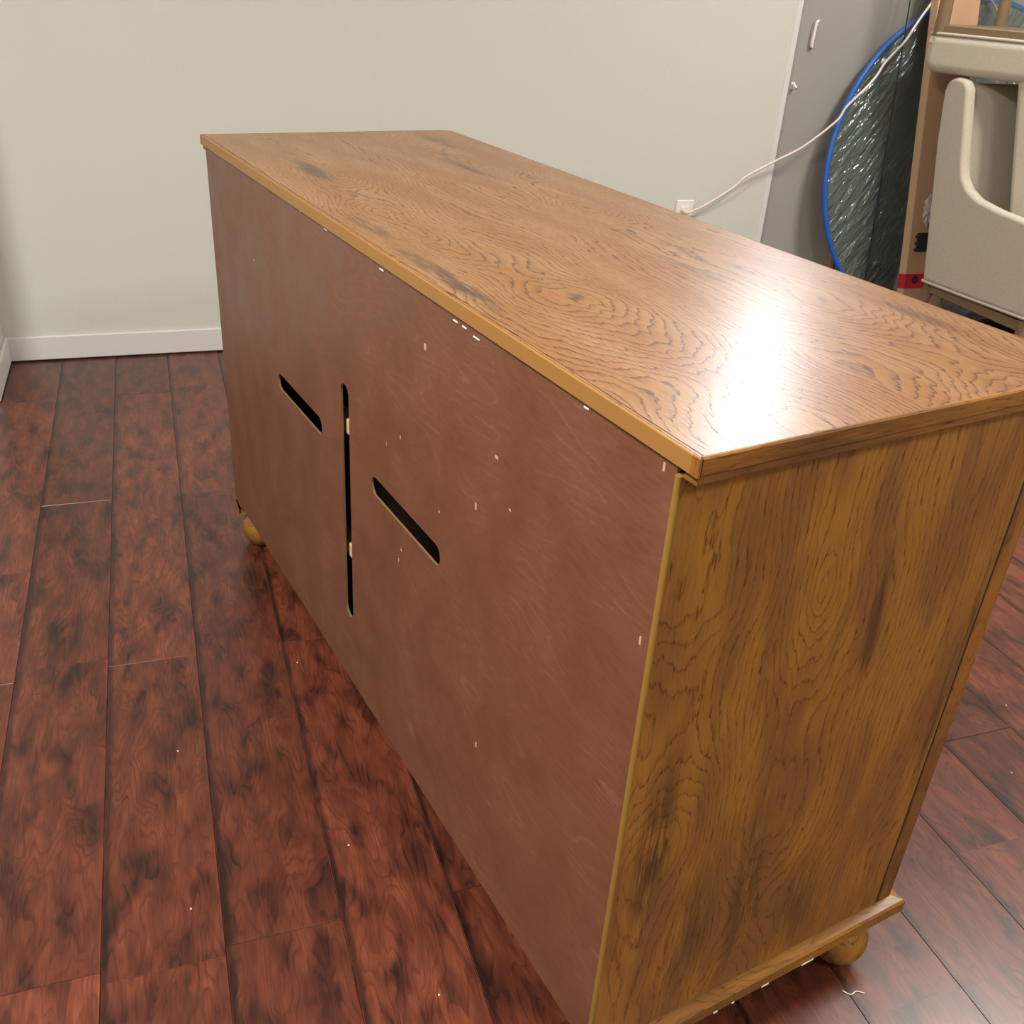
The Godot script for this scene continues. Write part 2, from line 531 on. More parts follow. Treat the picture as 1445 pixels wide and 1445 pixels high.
func _ready() -> void:
	# ---------------------------------------------------------------- camera, sky, light, exposure
	var cam := Camera3D.new()
	cam.name = "camera"
	cam.fov = 55.017
	cam.near = 0.02
	cam.transform = Transform3D(Basis(Vector3(0.9451, 0.0603, 0.3211), Vector3(0.1076, 0.8720, -0.4775), Vector3(-0.3088, 0.4858, 0.8177)).orthonormalized(), Vector3(-0.371, 1.22, 3.355))
	add_child(cam)
	cam.current = true
	var env := Environment.new()
	var sky := Sky.new()
	var ps := ProceduralSkyMaterial.new()
	ps.sky_top_color = Color(0.75, 0.83, 0.95)
	ps.sky_horizon_color = Color(0.9, 0.93, 0.97)
	ps.ground_horizon_color = Color(0.6, 0.6, 0.58)
	ps.ground_bottom_color = Color(0.35, 0.34, 0.32)
	sky.sky_material = ps
	env.background_mode = Environment.BG_SKY
	env.sky = sky
	env.tonemap_mode = Environment.TONE_MAPPER_LINEAR
	env.tonemap_exposure = 2.7
	env.sdfgi_enabled = true
	env.ssao_enabled = true
	env.ssil_enabled = true
	var we := WorldEnvironment.new()
	we.name = "world_environment"
	we.environment = env
	add_child(we)
	for p in [[Vector3(-1.4, 0, 2.9), 4.4, "square ceiling light panel above the floor left of the sideboard"], [Vector3(0.9, 0, 4.4), 1.6, "square ceiling light panel behind the camera, nearest the front wall"], [Vector3(2.3, 0, 2.0), 2.3, "square ceiling light panel above the floor in front of the stacked chairs"]]:
		ceiling_panel(p[0], p[1], p[2])
	var glare_light := AreaLight3D.new()           # added unseen source that makes the glare on the sideboard top
	glare_light.name = "added_glare_light"
	glare_light.area_size = Vector2(0.16, 0.56)
	glare_light.light_color = Color(0.95, 0.97, 1.0)
	glare_light.light_energy = 0.74
	glare_light.area_range = 12.0
	glare_light.shadow_enabled = true
	glare_light.position = Vector3(1.96, 2.34, -0.015)
	glare_light.rotation = Vector3(0, PI, 0)
	add_child(glare_light)

	# ---------------------------------------------------------------- materials
	var oak_top := textured(oak(2048, 768, 1.52, 0.54, 11,
		[{"v0": 0.0, "v1": 0.262, "c": 0.112, "d": 0.09, "slope": -0.07, "n": 150.0}, {"v0": 0.262, "v1": 0.54, "c": 0.40, "d": -0.10, "slope": 0.075, "n": 150.0}],
		[[1.137, 0.083, 0.10, 0.016, 0.9], [1.37, 0.436, 0.08, 0.014, 0.9], [0.50, 0.02, 0.16, 0.012, 0.9], [0.75, 0.03, 0.08, 0.01, 0.7], [1.1, 0.36, 0.12, 0.008, 0.7], [0.45, 0.34, 0.10, 0.006, 0.6], [0.2, 0.47, 0.07, 0.01, 0.6]],
		ramp([[0.0, c8(152, 110, 68)], [0.35, c8(124, 85, 49)], [0.8, c8(76, 47, 27)], [1.0, c8(50, 32, 20)]]),
		ramp([[0.0, c8(142, 96, 48)], [0.35, c8(115, 71, 33)], [0.8, c8(68, 41, 21)], [1.0, c8(44, 28, 16)]]), 1.0, 1.6), 0.31, 0.012, 0.58)
	var side_t := oak(1024, 640, 0.80, 0.50, 31,
		[{"v0": 0.0, "v1": 0.15, "c": 0.02, "d": 0.03, "slope": 0.06, "n": 120.0}, {"v0": 0.15, "v1": 0.50, "c": 0.215, "d": 0.085, "slope": -0.11, "n": 120.0}],
		[[0.63 - 0.114, 0.292, 0.13, 0.008, 0.6], [0.50 - 0.114, 0.464, 0.2, 0.008, 0.75], [0.30 - 0.114, 0.20, 0.17, 0.02, 0.6], [0.42 - 0.114, 0.035, 0.14, 0.018, 0.7], [0.22 - 0.114, 0.30, 0.1, 0.03, 0.4], [0.26 - 0.114, 0.12, 0.12, 0.03, 0.4]],
		ramp([[0.0, c8(158, 110, 44)], [0.35, c8(130, 87, 32)], [0.8, c8(74, 49, 22)], [1.0, c8(48, 33, 18)]]),
		ramp([[0.0, c8(132, 90, 48)], [0.35, c8(110, 73, 36)], [0.8, c8(66, 44, 24)], [1.0, c8(44, 30, 18)]]), 1.3, 1.0)
	var oak_side := textured(side_t, 0.36, 0.006)
	var oak_trim := textured(side_t, 0.38, 0.006)
	oak_trim.albedo_color = Color(0.96, 0.93, 0.92)
	var oak_foot := textured(side_t, 0.4, 0.006)
	oak_foot.albedo_color = Color(1.0, 1.0, 0.92)
	var ply_t := ply_tex(1024, 512, 51)
	var ply := textured(ply_t, 1.0, 0.0)
	ply.roughness_texture = ply_t[1]
	ply.roughness = 0.85
	var raw_wood := plain(c8(206, 176, 128), 0.75)
	var strip_wood := plain(c8(150, 108, 54), 0.42)
	strip_wood.albedo_texture = null
	noise_bump(strip_wood, 0.05, 0.02, 5)
	var lip_wood := plain(c8(138, 104, 40), 0.6)
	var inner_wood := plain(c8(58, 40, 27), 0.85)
	var cream := plain(c8(209, 209, 200), 0.62, 0.35)
	cream.uv1_triplanar = true
	cream.uv1_world_triplanar = true
	cream.uv1_scale = Vector3(2.2, 2.2, 2.2)
	noise_bump(cream, 0.09, 0.035, 7, 512, 4)
	var ceil_m := plain(c8(235, 233, 226), 0.9, 0.2)
	var grey := plain(c8(160, 157, 152), 0.55, 0.4)
	var white_trim := plain(c8(218, 216, 214), 0.45)
	var white_plastic := plain(c8(236, 231, 226), 0.35)
	var linen := textured(linen_tex(512), 0.95, 0.015, 0.2)
	linen.uv1_triplanar = true
	linen.uv1_world_triplanar = true
	linen.uv1_scale = Vector3(4.5, 4.5, 4.5)
	linen.rim_enabled = true
	linen.rim = 0.3
	linen.rim_tint = 0.5
	var leg_wood := plain(c8(126, 104, 76), 0.6)
	var card := plain(c8(192, 154, 124), 0.85, 0.25)
	var card_lit := plain(c8(200, 168, 132), 0.85, 0.25)  # paler copy of the card, light on the narrow side put into the colour
	var blue := plain(c8(38, 96, 182), 0.4)

	# ---------------------------------------------------------------- room
	build_room(cream, ceil_m, grey, white_trim)
	build_floor()

	# ---------------------------------------------------------------- sideboard
	var sb := thing("sideboard", "long oak sideboard seen from behind, brown plywood back with three cable slots", "sideboard", Vector3(0, 0, 2.748), deg_to_rad(10.55))
	build_sideboard(sb, oak_top, oak_side, oak_trim, oak_foot, ply, raw_wood, strip_wood, lip_wood, inner_wood)

	# ---------------------------------------------------------------- things along the wall
	build_outlet(white_plastic)
	build_glass(blue)
	build_chairs(linen, leg_wood)
	build_carton(card, card_lit)
	build_small(white_plastic, leg_wood)

func ceiling_panel(p: Vector3, energy: float, label: String) -> void:
	var o := thing("ceiling_light", label, "ceiling light", Vector3(p.x, ROOM_Y, p.z), 0.0, "ceiling light panels")
	var white := plain(c8(235, 235, 232), 0.5)
	var glow := plain(Color.WHITE, 0.6)
	glow.emission_enabled = true
	glow.emission = Color(1.0, 0.96, 0.90)
	glow.emission_energy_multiplier = 1.4
	var b := Build.new()
	for q in [[-0.31, -0.31, 0.31, -0.29], [-0.31, 0.29, 0.31, 0.31], [-0.31, -0.29, -0.29, 0.29], [0.29, -0.29, 0.31, 0.29]]:
		slab_into(b, Vector3(q[0], -0.02, q[1]), Vector3(q[2], 0, q[3]), 0.002)
	part("frame", b.done(), white, o)
	part("diffuser", slab(Vector3(-0.29, -0.014, -0.29), Vector3(0.29, 0, 0.29), 0.001), glow, o)
	var l := AreaLight3D.new()
	l.name = "panel_light"
	l.area_size = Vector2(0.58, 0.58)
	l.light_color = Color(1.0, 0.985, 0.955)
	l.light_energy = energy
	l.area_range = 12.0
	l.area_attenuation = 2.0
	l.shadow_enabled = true
	l.position = Vector3(0, -0.024, 0)
	l.rotation = Vector3(-PI / 2, 0, 0)
	o.add_child(l)

# ------------------------------------------------------------------ the setting
func build_room(cream: Material, ceil_m: Material, grey: Material, white_trim: Material) -> void:
	struct("wall_back", slab(Vector3(WALL_X - 0.1, 0, -0.12), Vector3(CORNER_X, ROOM_Y, 0), 0.003), cream)
	struct("wall_left", slab(Vector3(WALL_X - 0.1, 0, 0), Vector3(WALL_X, ROOM_Y, 0.35), 0.003), cream)
	struct("wall_outer_left", slab(Vector3(FAR_X - 0.1, 0, 0.1), Vector3(FAR_X, ROOM_Y, ROOM_Z), 0.0), cream)
	struct("wall_recess", slab(Vector3(FAR_X - 0.1, 0, 0.1), Vector3(WALL_X - 0.1, ROOM_Y, 0.2), 0.0), cream)
	struct("wall_right", slab(Vector3(ROOM_X, 0, GREY_Z), Vector3(ROOM_X + 0.1, ROOM_Y, ROOM_Z), 0.0), cream)
	struct("wall_front", slab(Vector3(FAR_X - 0.1, 0, ROOM_Z), Vector3(ROOM_X + 0.1, ROOM_Y, ROOM_Z + 0.1), 0.0), cream)
	struct("ceiling", slab(Vector3(FAR_X - 0.1, ROOM_Y, -0.15), Vector3(ROOM_X + 0.1, ROOM_Y + 0.1, ROOM_Z + 0.1), 0.0), ceil_m)
	# grey wall beyond the corner, with an unseen high window added for the sideboard glare
	var b := Build.new()
	var x0 := CORNER_X; var x1 := ROOM_X + 0.1
	var wx0 := 1.87; var wx1 := 2.07; var wy0 := 2.04; var wy1 := 2.64
	slab_into(b, Vector3(x0, 0, GREY_Z - 0.1), Vector3(x1, wy0, GREY_Z), 0.0)
	slab_into(b, Vector3(x0, wy1, GREY_Z - 0.1), Vector3(x1, ROOM_Y, GREY_Z), 0.0)
	slab_into(b, Vector3(x0, wy0, GREY_Z - 0.1), Vector3(wx0, wy1, GREY_Z), 0.0)
	slab_into(b, Vector3(wx1, wy0, GREY_Z - 0.1), Vector3(x1, wy1, GREY_Z), 0.0)
	struct("wall_grey", b.done(), grey)
	var w := Build.new()
	for q in [[wx0, wy0, wx1, wy0 + 0.02], [wx0, wy1 - 0.02, wx1, wy1], [wx0, wy0 + 0.02, wx0 + 0.02, wy1 - 0.02], [wx1 - 0.02, wy0 + 0.02, wx1, wy1 - 0.02]]:
		slab_into(w, Vector3(q[0], q[1], GREY_Z - 0.07), Vector3(q[2], q[3], GREY_Z - 0.02), 0.002)
	var wn := struct("added_window_1", w.done(), white_trim)
	var glass := plain(Color(0.9, 0.95, 0.95, 0.06), 0.02)
	glass.transparency = BaseMaterial3D.TRANSPARENCY_ALPHA
	part("pane", slab(Vector3(wx0 + 0.02, wy0 + 0.02, GREY_Z - 0.05), Vector3(wx1 - 0.02, wy1 - 0.02, GREY_Z - 0.045), 0.0), glass, wn)
	# corner bead where the cream wall ends, baseboards
	struct("trim_1", slab(Vector3(CORNER_X - 0.022, 0.0, -0.001), Vector3(CORNER_X + 0.001, ROOM_Y, 0.0012), 0.0005), white_trim)
	struct("baseboard_back", slab(Vector3(WALL_X, 0.004, 0), Vector3(CORNER_X, 0.083, 0.012), 0.003), white_trim)
	struct("baseboard_left", slab(Vector3(WALL_X, 0.004, 0.012), Vector3(WALL_X + 0.012, 0.083, 0.35), 0.003), white_trim)

func build_floor() -> void:
	var rng := RandomNumberGenerator.new()
	rng.seed = 4
	var sub := struct("floor", slab(Vector3(FAR_X - 0.1, -0.12, -0.15), Vector3(ROOM_X + 0.1, -0.012, ROOM_Z + 0.1), 0.0), plain(c8(40, 26, 20), 0.8))
	var mats := []
	for k in 6:
		var t := plank_tex(1280, 160, 200 + k * 17)
		for tone in [1.0, 0.88]:
			var m := textured(t, 0.32, 0.0, 0.55)
			m.albedo_color = Color(tone, tone, tone)
			mats.append(m)
	var rows := int(ceil((ROOM_X - WALL_X) / PITCH))
	var full := 1.365
	for r in range(-14, rows):
		var x0 := WALL_X + r * PITCH
		var x1 := minf(x0 + PITCH, ROOM_X)
		var joint := 2.39 if absi(r) % 2 == 1 else 1.712
		joint += rng.randf_range(-0.006, 0.006)
		if r == 11: joint = 2.316
		if r > 11: joint += rng.randf_range(-0.5, 0.5)
		var z := joint - full * 2.0
		while z < ROOM_Z:
			var a := maxf(z, (0.2 if r < 0 else (0.0 if x0 < CORNER_X - 0.05 else GREY_Z)) + rng.randf_range(0.0, 0.006))
			var e := minf(z + full, ROOM_Z)
			z += full
			if e - a < 0.03: continue
			var flip := rng.randf() < 0.5
			var us := (-1.0 if flip else 1.0) / full
			var b := Build.new()
			slab_into(b, Vector3(x0 + 0.0002, -0.012, a + 0.0003), Vector3(x1 - 0.0002, 0.0, e - 0.0003), 0.0008, 2, Vector2(rng.randf() * full, -x0), Vector2(us, 1.0 / PITCH))
			part("plank", b.done(), mats[rng.randi() % mats.size()], sub)

# ------------------------------------------------------------------ the sideboard. Local axes: x depth from the back, y up, -z along the length from the near end
func build_sideboard(o: Node3D, top: Material, side: Material, trim: Material, foot: Material, ply: Material, raw: Material, strip: Material, lip: Material, inner: Material) -> void:
	var tu := Vector2(1.0 / 1.52, 1.0 / 0.54)
	var su := Vector2(1.0 / 0.80, 1.0 / 0.50)
	# top: veneered slab with rounded front corners
	var ow := 0.021
	var R := 0.028
	var path := [Vector2(0.0, ow)]
	for k in 9:
		var a := PI / 2 * k / 8.0
		path.append(Vector2(D + ow - R + R * sin(a), ow - R + R * cos(a)))
	for k in 9:
		var a := PI / 2 * k / 8.0
		path.append(Vector2(D + ow - R + R * cos(a), -L - ow + R - R * sin(a)))
	path.append(Vector2(0.0, -L - ow))
	var b := Build.new()
	var poly := PackedVector2Array()
	for q in path: poly.append(Vector2(q.x, q.y))
	var ins := Geometry2D.offset_polygon(poly, -0.0028)[0]
	var idx := Geometry2D.triangulate_polygon(ins)
	for yy in [H, H - 0.018]:
		var nn := Vector3.UP if yy == H else Vector3.DOWN
		for k in range(0, idx.size(), 3):
			var q := []
			var us := []
			for m in 3:
				var p: Vector2 = ins[idx[k + m]]
				q.append(Vector3(maxf(p.x, 0.0), yy, p.y))
				us.append(Vector2((-p.y + ow) * tu.x, p.x * tu.y))
			b.tri(q[0], q[1], q[2], nn, nn, nn, us[0], us[1], us[2])
	slab_into(b, Vector3(-0.0005, H - 0.018, -L - ow + 0.003), Vector3(0.01, H - 0.0004, ow - 0.003), 0.0, 2, Vector2.ZERO, tu)
	part("top_panel", b.done(), top, o)
	# stepped solid edge round both ends and the front
	var prof := [Vector2(-0.0215, H - 0.026), Vector2(-0.004, H - 0.026), Vector2(-0.003, H - 0.025), Vector2(-0.003, H - 0.0178), Vector2(-0.0012, H - 0.0172), Vector2(0.0, H - 0.016), Vector2(0.0, H - 0.0016), Vector2(-0.0013, H - 0.0001), Vector2(-0.0032, H + 0.0001), Vector2(-0.0036, H - 0.0006)]
	part("edge_molding", sweep(path, prof, 1.0, Vector2(1.3, 2.0)), trim, o)
	part("edge_strip", slab(Vector3(-0.0035, H - 0.0182, -L - ow + 0.009), Vector3(0.0, H - 0.0006, ow - 0.009), 0.0008, 2), strip, o)
	for s in [0, 1]:
		var z0 := ow - 0.009 if s == 0 else -L - ow
		part("edge_block", slab(Vector3(-0.0036, H - 0.0182, z0), Vector3(0.0, H - 0.0004, z0 + 0.009), 0.0008, 1, Vector2(0.2, 0.1), su), trim, o)
	# sides, grain upright
	for s in [0, 1]:
		var z0 := -0.018 if s == 0 else -L
		part("side_panel", slab(Vector3(0.0005 if s == 0 else 0.0052, 0.100, z0), Vector3(0.4762, H - 0.0262, z0 + 0.018), 0.0006, 1, Vector2(-0.114, 0.0), su), side, o)
		if s == 0: part("rabbet_lip", tube([Vector3(0.0, 0.104, -0.0035), Vector3(0.0, H - 0.0265, -0.0035)], 0.0034, 0.0034, 10), lip, o)
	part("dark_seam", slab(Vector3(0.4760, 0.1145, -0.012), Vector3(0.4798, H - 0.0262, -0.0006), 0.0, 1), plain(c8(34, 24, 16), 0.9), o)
	# front frame and doors
	for s in [0, 1]:
		var z0 := -0.045 if s == 0 else -L
		part("front_stile", slab(Vector3(0.4796, 0.100, z0), Vector3(D, H - 0.0262, z0 + 0.045), 0.002, 1, Vector2(0.05, 0.21), su), trim, o)
	part("front_rail", slab(Vector3(0.479, H - 0.09, -L + 0.045), Vector3(D, H - 0.0262, -0.045), 0.002, 2, Vector2(0, 0.1), su), trim, o)
	part("front_rail", slab(Vector3(0.479, 0.100, -L + 0.045), Vector3(D, 0.14, -0.045), 0.002, 2, Vector2(0, 0.2), su), trim, o)
	for k in 4:
		var w := (L - 0.09) / 4.0
		var z1 := -0.045 - w * k - 0.001
		var dr := part("door", slab(Vector3(0.482, 0.142, z1 - w + 0.002), Vector3(D + 0.004, H - 0.092, z1), 0.003, 1, Vector2(-0.1, 0.13 * k), su), side, o)
		var kz := z1 - w + 0.04 if k % 2 == 0 else z1 - 0.04
		part("knob", lathe([Vector2(0.006, 0), Vector2(0.006, 0.008), Vector2(0.013, 0.014), Vector2(0.012, 0.022), Vector2(0.0, 0.024)], 16), trim, dr, Vector3(D + 0.004, 0.55, kz)).rotation = Vector3(0, 0, -PI / 2)
	# inside: bottom, divider, two cleats seen through the upright slot
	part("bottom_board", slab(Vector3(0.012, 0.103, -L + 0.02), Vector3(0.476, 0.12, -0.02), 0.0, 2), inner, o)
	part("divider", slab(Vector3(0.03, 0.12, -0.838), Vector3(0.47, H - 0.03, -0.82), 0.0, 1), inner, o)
	for y in [0.591, 0.371]:
		part("cleat", slab(Vector3(0.009, y - 0.0115, -0.90), Vector3(0.028, y + 0.0115, -0.62), 0.001, 2), raw, o)
	build_back(o, ply, raw)
	# base moulding
	var bp := [Vector2(0.0, 0.0), Vector2(D, 0.0), Vector2(D, -L), Vector2(0.0, -L)]
	var bprof := [Vector2(-0.03, 0.088), Vector2(0.012, 0.088), Vector2(0.015, 0.091), Vector2(0.015, 0.109), Vector2(0.0125, 0.1125), Vector2(0.0, 0.1145), Vector2(-0.002, 0.1145)]
	var bm := part("base_molding", sweep(bp, bprof, 1.0, Vector2(1.3, 2.0)), foot, o)
	var fleck := plain(c8(236, 232, 222), 0.7)
	for q in [[0.26, 0.012], [0.33, 0.018], [0.345, 0.006], [0.18, 0.007], [0.21, 0.004]]:
		part("paint_fleck", slab(Vector3(q[0], 0.0895, 0.0148), Vector3(q[0] + q[1], 0.0925, 0.0156), 0.0003), fleck, bm)
	# bun feet
	var fp := []
	for k in 15:
		var a := -1.15 + 2.3 * k / 14.0
		fp.append(Vector2(0.041 * cos(a * 1.05) if k > 0 else 0.02, 0.042 + 0.042 * sin(a) / sin(1.15)))
	fp.push_front(Vector2(0.0, 0.0))
	fp.append(Vector2(0.017, 0.09))
	var fm := lathe(fp, 28)
	for q in [[0.045, -0.022], [0.450, -0.022], [0.045, -L + 0.020], [0.450, -L + 0.020]]:
		part("bun_foot", fm, foot, o, Vector3(q[0], 0, q[1]))

# plywood back with three round-ended slots, cut as columns
func build_back(o: Node3D, ply: Material, raw: Material) -> void:
	var y0 := 0.118
	var y1 := H - 0.0188
	var u0 := 0.0068
	var u1 := L - 0.0006
	var slots := [[0.424, 0.652, 0.539, 0.569, "h"], [0.738, 0.770, 0.254, 0.668, "v"], [0.860, 1.085, 0.537, 0.567, "h"]]
	var b := Build.new()
	var e := Build.new()
	var uvs := Vector2(1.0 / 1.476, 1.0 / 0.78)
	var face := func(ua: float, ub: float, lo_a: float, lo_b: float, hi_a: float, hi_b: float) -> void:
		for w in [0.0, 0.0034]:
			var ps := []
			var us := []
			for q in [[ua, lo_a], [ub, lo_b], [ub, hi_b], [ua, hi_a]]:
				ps.append(Vector3(w, q[1], -q[0]))
				us.append(Vector2(q[0] * uvs.x, (y1 - q[1]) * uvs.y))
			b.quad(ps, Vector3(-1 if w == 0.0 else 1, 0, 0), us)
	var wall := func(p: Vector2, q: Vector2, nn: Vector2) -> void:
		e.quad([Vector3(0, p.y, -p.x), Vector3(0, q.y, -q.x), Vector3(0.0034, q.y, -q.x), Vector3(0.0034, p.y, -p.x)], Vector3(0, nn.y, -nn.x), [Vector2.ZERO, Vector2.ZERO, Vector2.ZERO, Vector2.ZERO])
	var at := u0
	for s in slots:
		face.call(at, s[0], y0, y0, y1, y1)
		var cuts := []
		var r: float = (s[3] - s[2]) * 0.5 if s[4] == "h" else (s[1] - s[0]) * 0.5
		for k in 13: cuts.append(s[0] + r * (1.0 - cos(PI / 2 * k / 12.0)))
		if s[4] == "h": cuts.append(s[1] - r)
		for k in range(1, 13): cuts.append(s[1] - r + r * sin(PI / 2 * k / 12.0))
		var half := func(u: float) -> float:
			var d := 0.0
			if u < s[0] + r: d = s[0] + r - u
			elif u > s[1] - r: d = u - (s[1] - r)
			return sqrt(maxf(r * r - d * d, 0.0))
		for k in cuts.size() - 1:
			var ua: float = cuts[k]
			var ub: float = cuts[k + 1]
			var ha: float = half.call(ua)
			var hb: float = half.call(ub)
			var cl: float = s[2] + r
			var ch: float = s[3] - r
			face.call(ua, ub, y0, y0, cl - ha, cl - hb)
			face.call(ua, ub, ch + ha, ch + hb, y1, y1)
			var nl := Vector2(hb - ha, ub - ua).normalized()
			wall.call(Vector2(ua, cl - ha), Vector2(ub, cl - hb), Vector2(nl.x, nl.y))
			wall.call(Vector2(ua, ch + ha), Vector2(ub, ch + hb), Vector2(nl.x, -nl.y))
		if s[4] == "v":
			wall.call(Vector2(s[0], s[2] + r), Vector2(s[0], s[3] - r), Vector2(1, 0))
			wall.call(Vector2(s[1], s[2] + r), Vector2(s[1], s[3] - r), Vector2(-1, 0))
		at = s[1]
	face.call(at, u1, y0, y0, y1, y1)
	wall.call(Vector2(u0, y0), Vector2(u1, y0), Vector2(0, -1))
	wall.call(Vector2(u0, y1), Vector2(u1, y1), Vector2(0, 1))
	wall.call(Vector2(u0, y0), Vector2(u0, y1), Vector2(-1, 0))
	wall.call(Vector2(u1, y0), Vector2(u1, y1), Vector2(1, 0))
	var bp := part("back_panel", b.done(), ply, o)
	part("cut_edge", e.done(), plain(c8(122, 96, 58), 0.8), bp)
	# bright staples and chipped paint flecks standing on the back
	var steel := plain(c8(205, 203, 200), 0.4)
	for q in [[0.812, 0.8775, 0.012], [0.610, 0.8745, 0.013], [0.402, 0.8735, 0.011], [0.380, 0.8735, 0.010], [0.352, 0.8705, 0.014], [0.139, 0.876, 0.008], [0.92, 0.879, 0.006]]:
		part("staple", slab(Vector3(-0.0012, q[1], -q[0] - q[2] * 0.5), Vector3(0.0, q[1] + 0.0022, -q[0] + q[2] * 0.5), 0.0005), steel, bp)
	var chip := plain(c8(182, 152, 122), 0.8)
	for q in [[0.336, 0.676, 0.004, 0.009], [0.305, 0.341, 0.004, 0.008], [0.55, 0.67, 0.003, 0.005], [0.597, 0.64, 0.002, 0.005], [0.295, 0.757, 0.007, 0.004], [0.553, 0.479, 0.003, 0.006], [0.479, 0.819, 0.006, 0.008], [0.023, 0.872, 0.003, 0.008], [0.02, 0.70, 0.003, 0.009], [0.545, 0.50, 0.004, 0.003], [0.43, 0.62, 0.004, 0.003], [0.26, 0.71, 0.004, 0.003], [1.191, 0.737, 0.008, 0.002]]:
		part("paint_chip", slab(Vector3(-0.0004, q[1] - q[3] * 0.5, -q[0] - q[2] * 0.5), Vector3(0.0, q[1] + q[3] * 0.5, -q[0] + q[2] * 0.5), 0.0002), chip, bp)

# ------------------------------------------------------------------ outlet, plug and cord
func build_outlet(white: Material) -> void:
	var o := thing("wall_outlet", "white wall outlet plate on the cream wall behind the sideboard", "outlet", Vector3(1.5, 0.432, 0.0))
	part("cover_plate", slab(Vector3(-0.037, -0.059, 0), Vector3(0.037, 0.059, 0.006), 0.0045), white, o)
	var dark := plain(c8(40, 38, 36), 0.6)
	for y in [-0.022, 0.022]:
		var f := part("socket", slab(Vector3(-0.016, y - 0.014, 0.005), Vector3(0.016, y + 0.014, 0.0075), 0.003), white, o)
		part("slot", slab(Vector3(-0.007, y - 0.004, 0.007), Vector3(-0.005, y + 0.006, 0.0078), 0.0), dark, f)
		part("slot", slab(Vector3(0.005, y - 0.004, 0.007), Vector3(0.007, y + 0.006, 0.0078), 0.0), dark, f)
	var cord_w := plain(c8(226, 216, 208), 0.45)
	var c := thing("power_cord", "white power cord running from the outlet up across the grey wall", "cord", Vector3(1.49, 0.452, 0.0))
	var pts := [Vector3(1.496, 0.449, 0.034), Vector3(1.52, 0.459, 0.038), Vector3(1.566, 0.481, 0.042), Vector3(1.666, 0.544, 0.05), Vector3(1.712, 0.586, 0.055), Vector3(1.811, 0.637, 0.06), Vector3(1.885, 0.675, 0.07), Vector3(1.929, 0.708, 0.085), Vector3(2.02, 0.791, 0.105), Vector3(2.046, 0.84, 0.11), Vector3(2.112, 0.905, 0.11), Vector3(2.156, 0.948, 0.10), Vector3(2.182, 0.992, 0.098), Vector3(2.247, 1.06, 0.095), Vector3(2.279, 1.109, 0.09), Vector3(2.325, 1.168, 0.078), Vector3(2.408, 1.249, 0.055), Vector3(2.524, 1.262, 0.055), Vector3(2.621, 1.209, 0.06), Vector3(2.707, 1.114, 0.065), Vector3(2.786, 1.001, 0.08), Vector3(2.83, 0.8, 0.10)]
	var loc := []
	for p in pts: loc.append(p - c.position)
	part("cable", tube(smooth_path(loc, 5), 0.0042, 0.0042, 10), cord_w, c)
	var b := Build.new()
	tube_into(b, [Vector3(0.004, 0.0, 0.0085), Vector3(0.004, 0.0, 0.018), Vector3(0.005, -0.001, 0.028), Vector3(0.007, -0.003, 0.036)], 0.0125, 0.006, 16)
	part("plug", b.done(), cord_w, c)

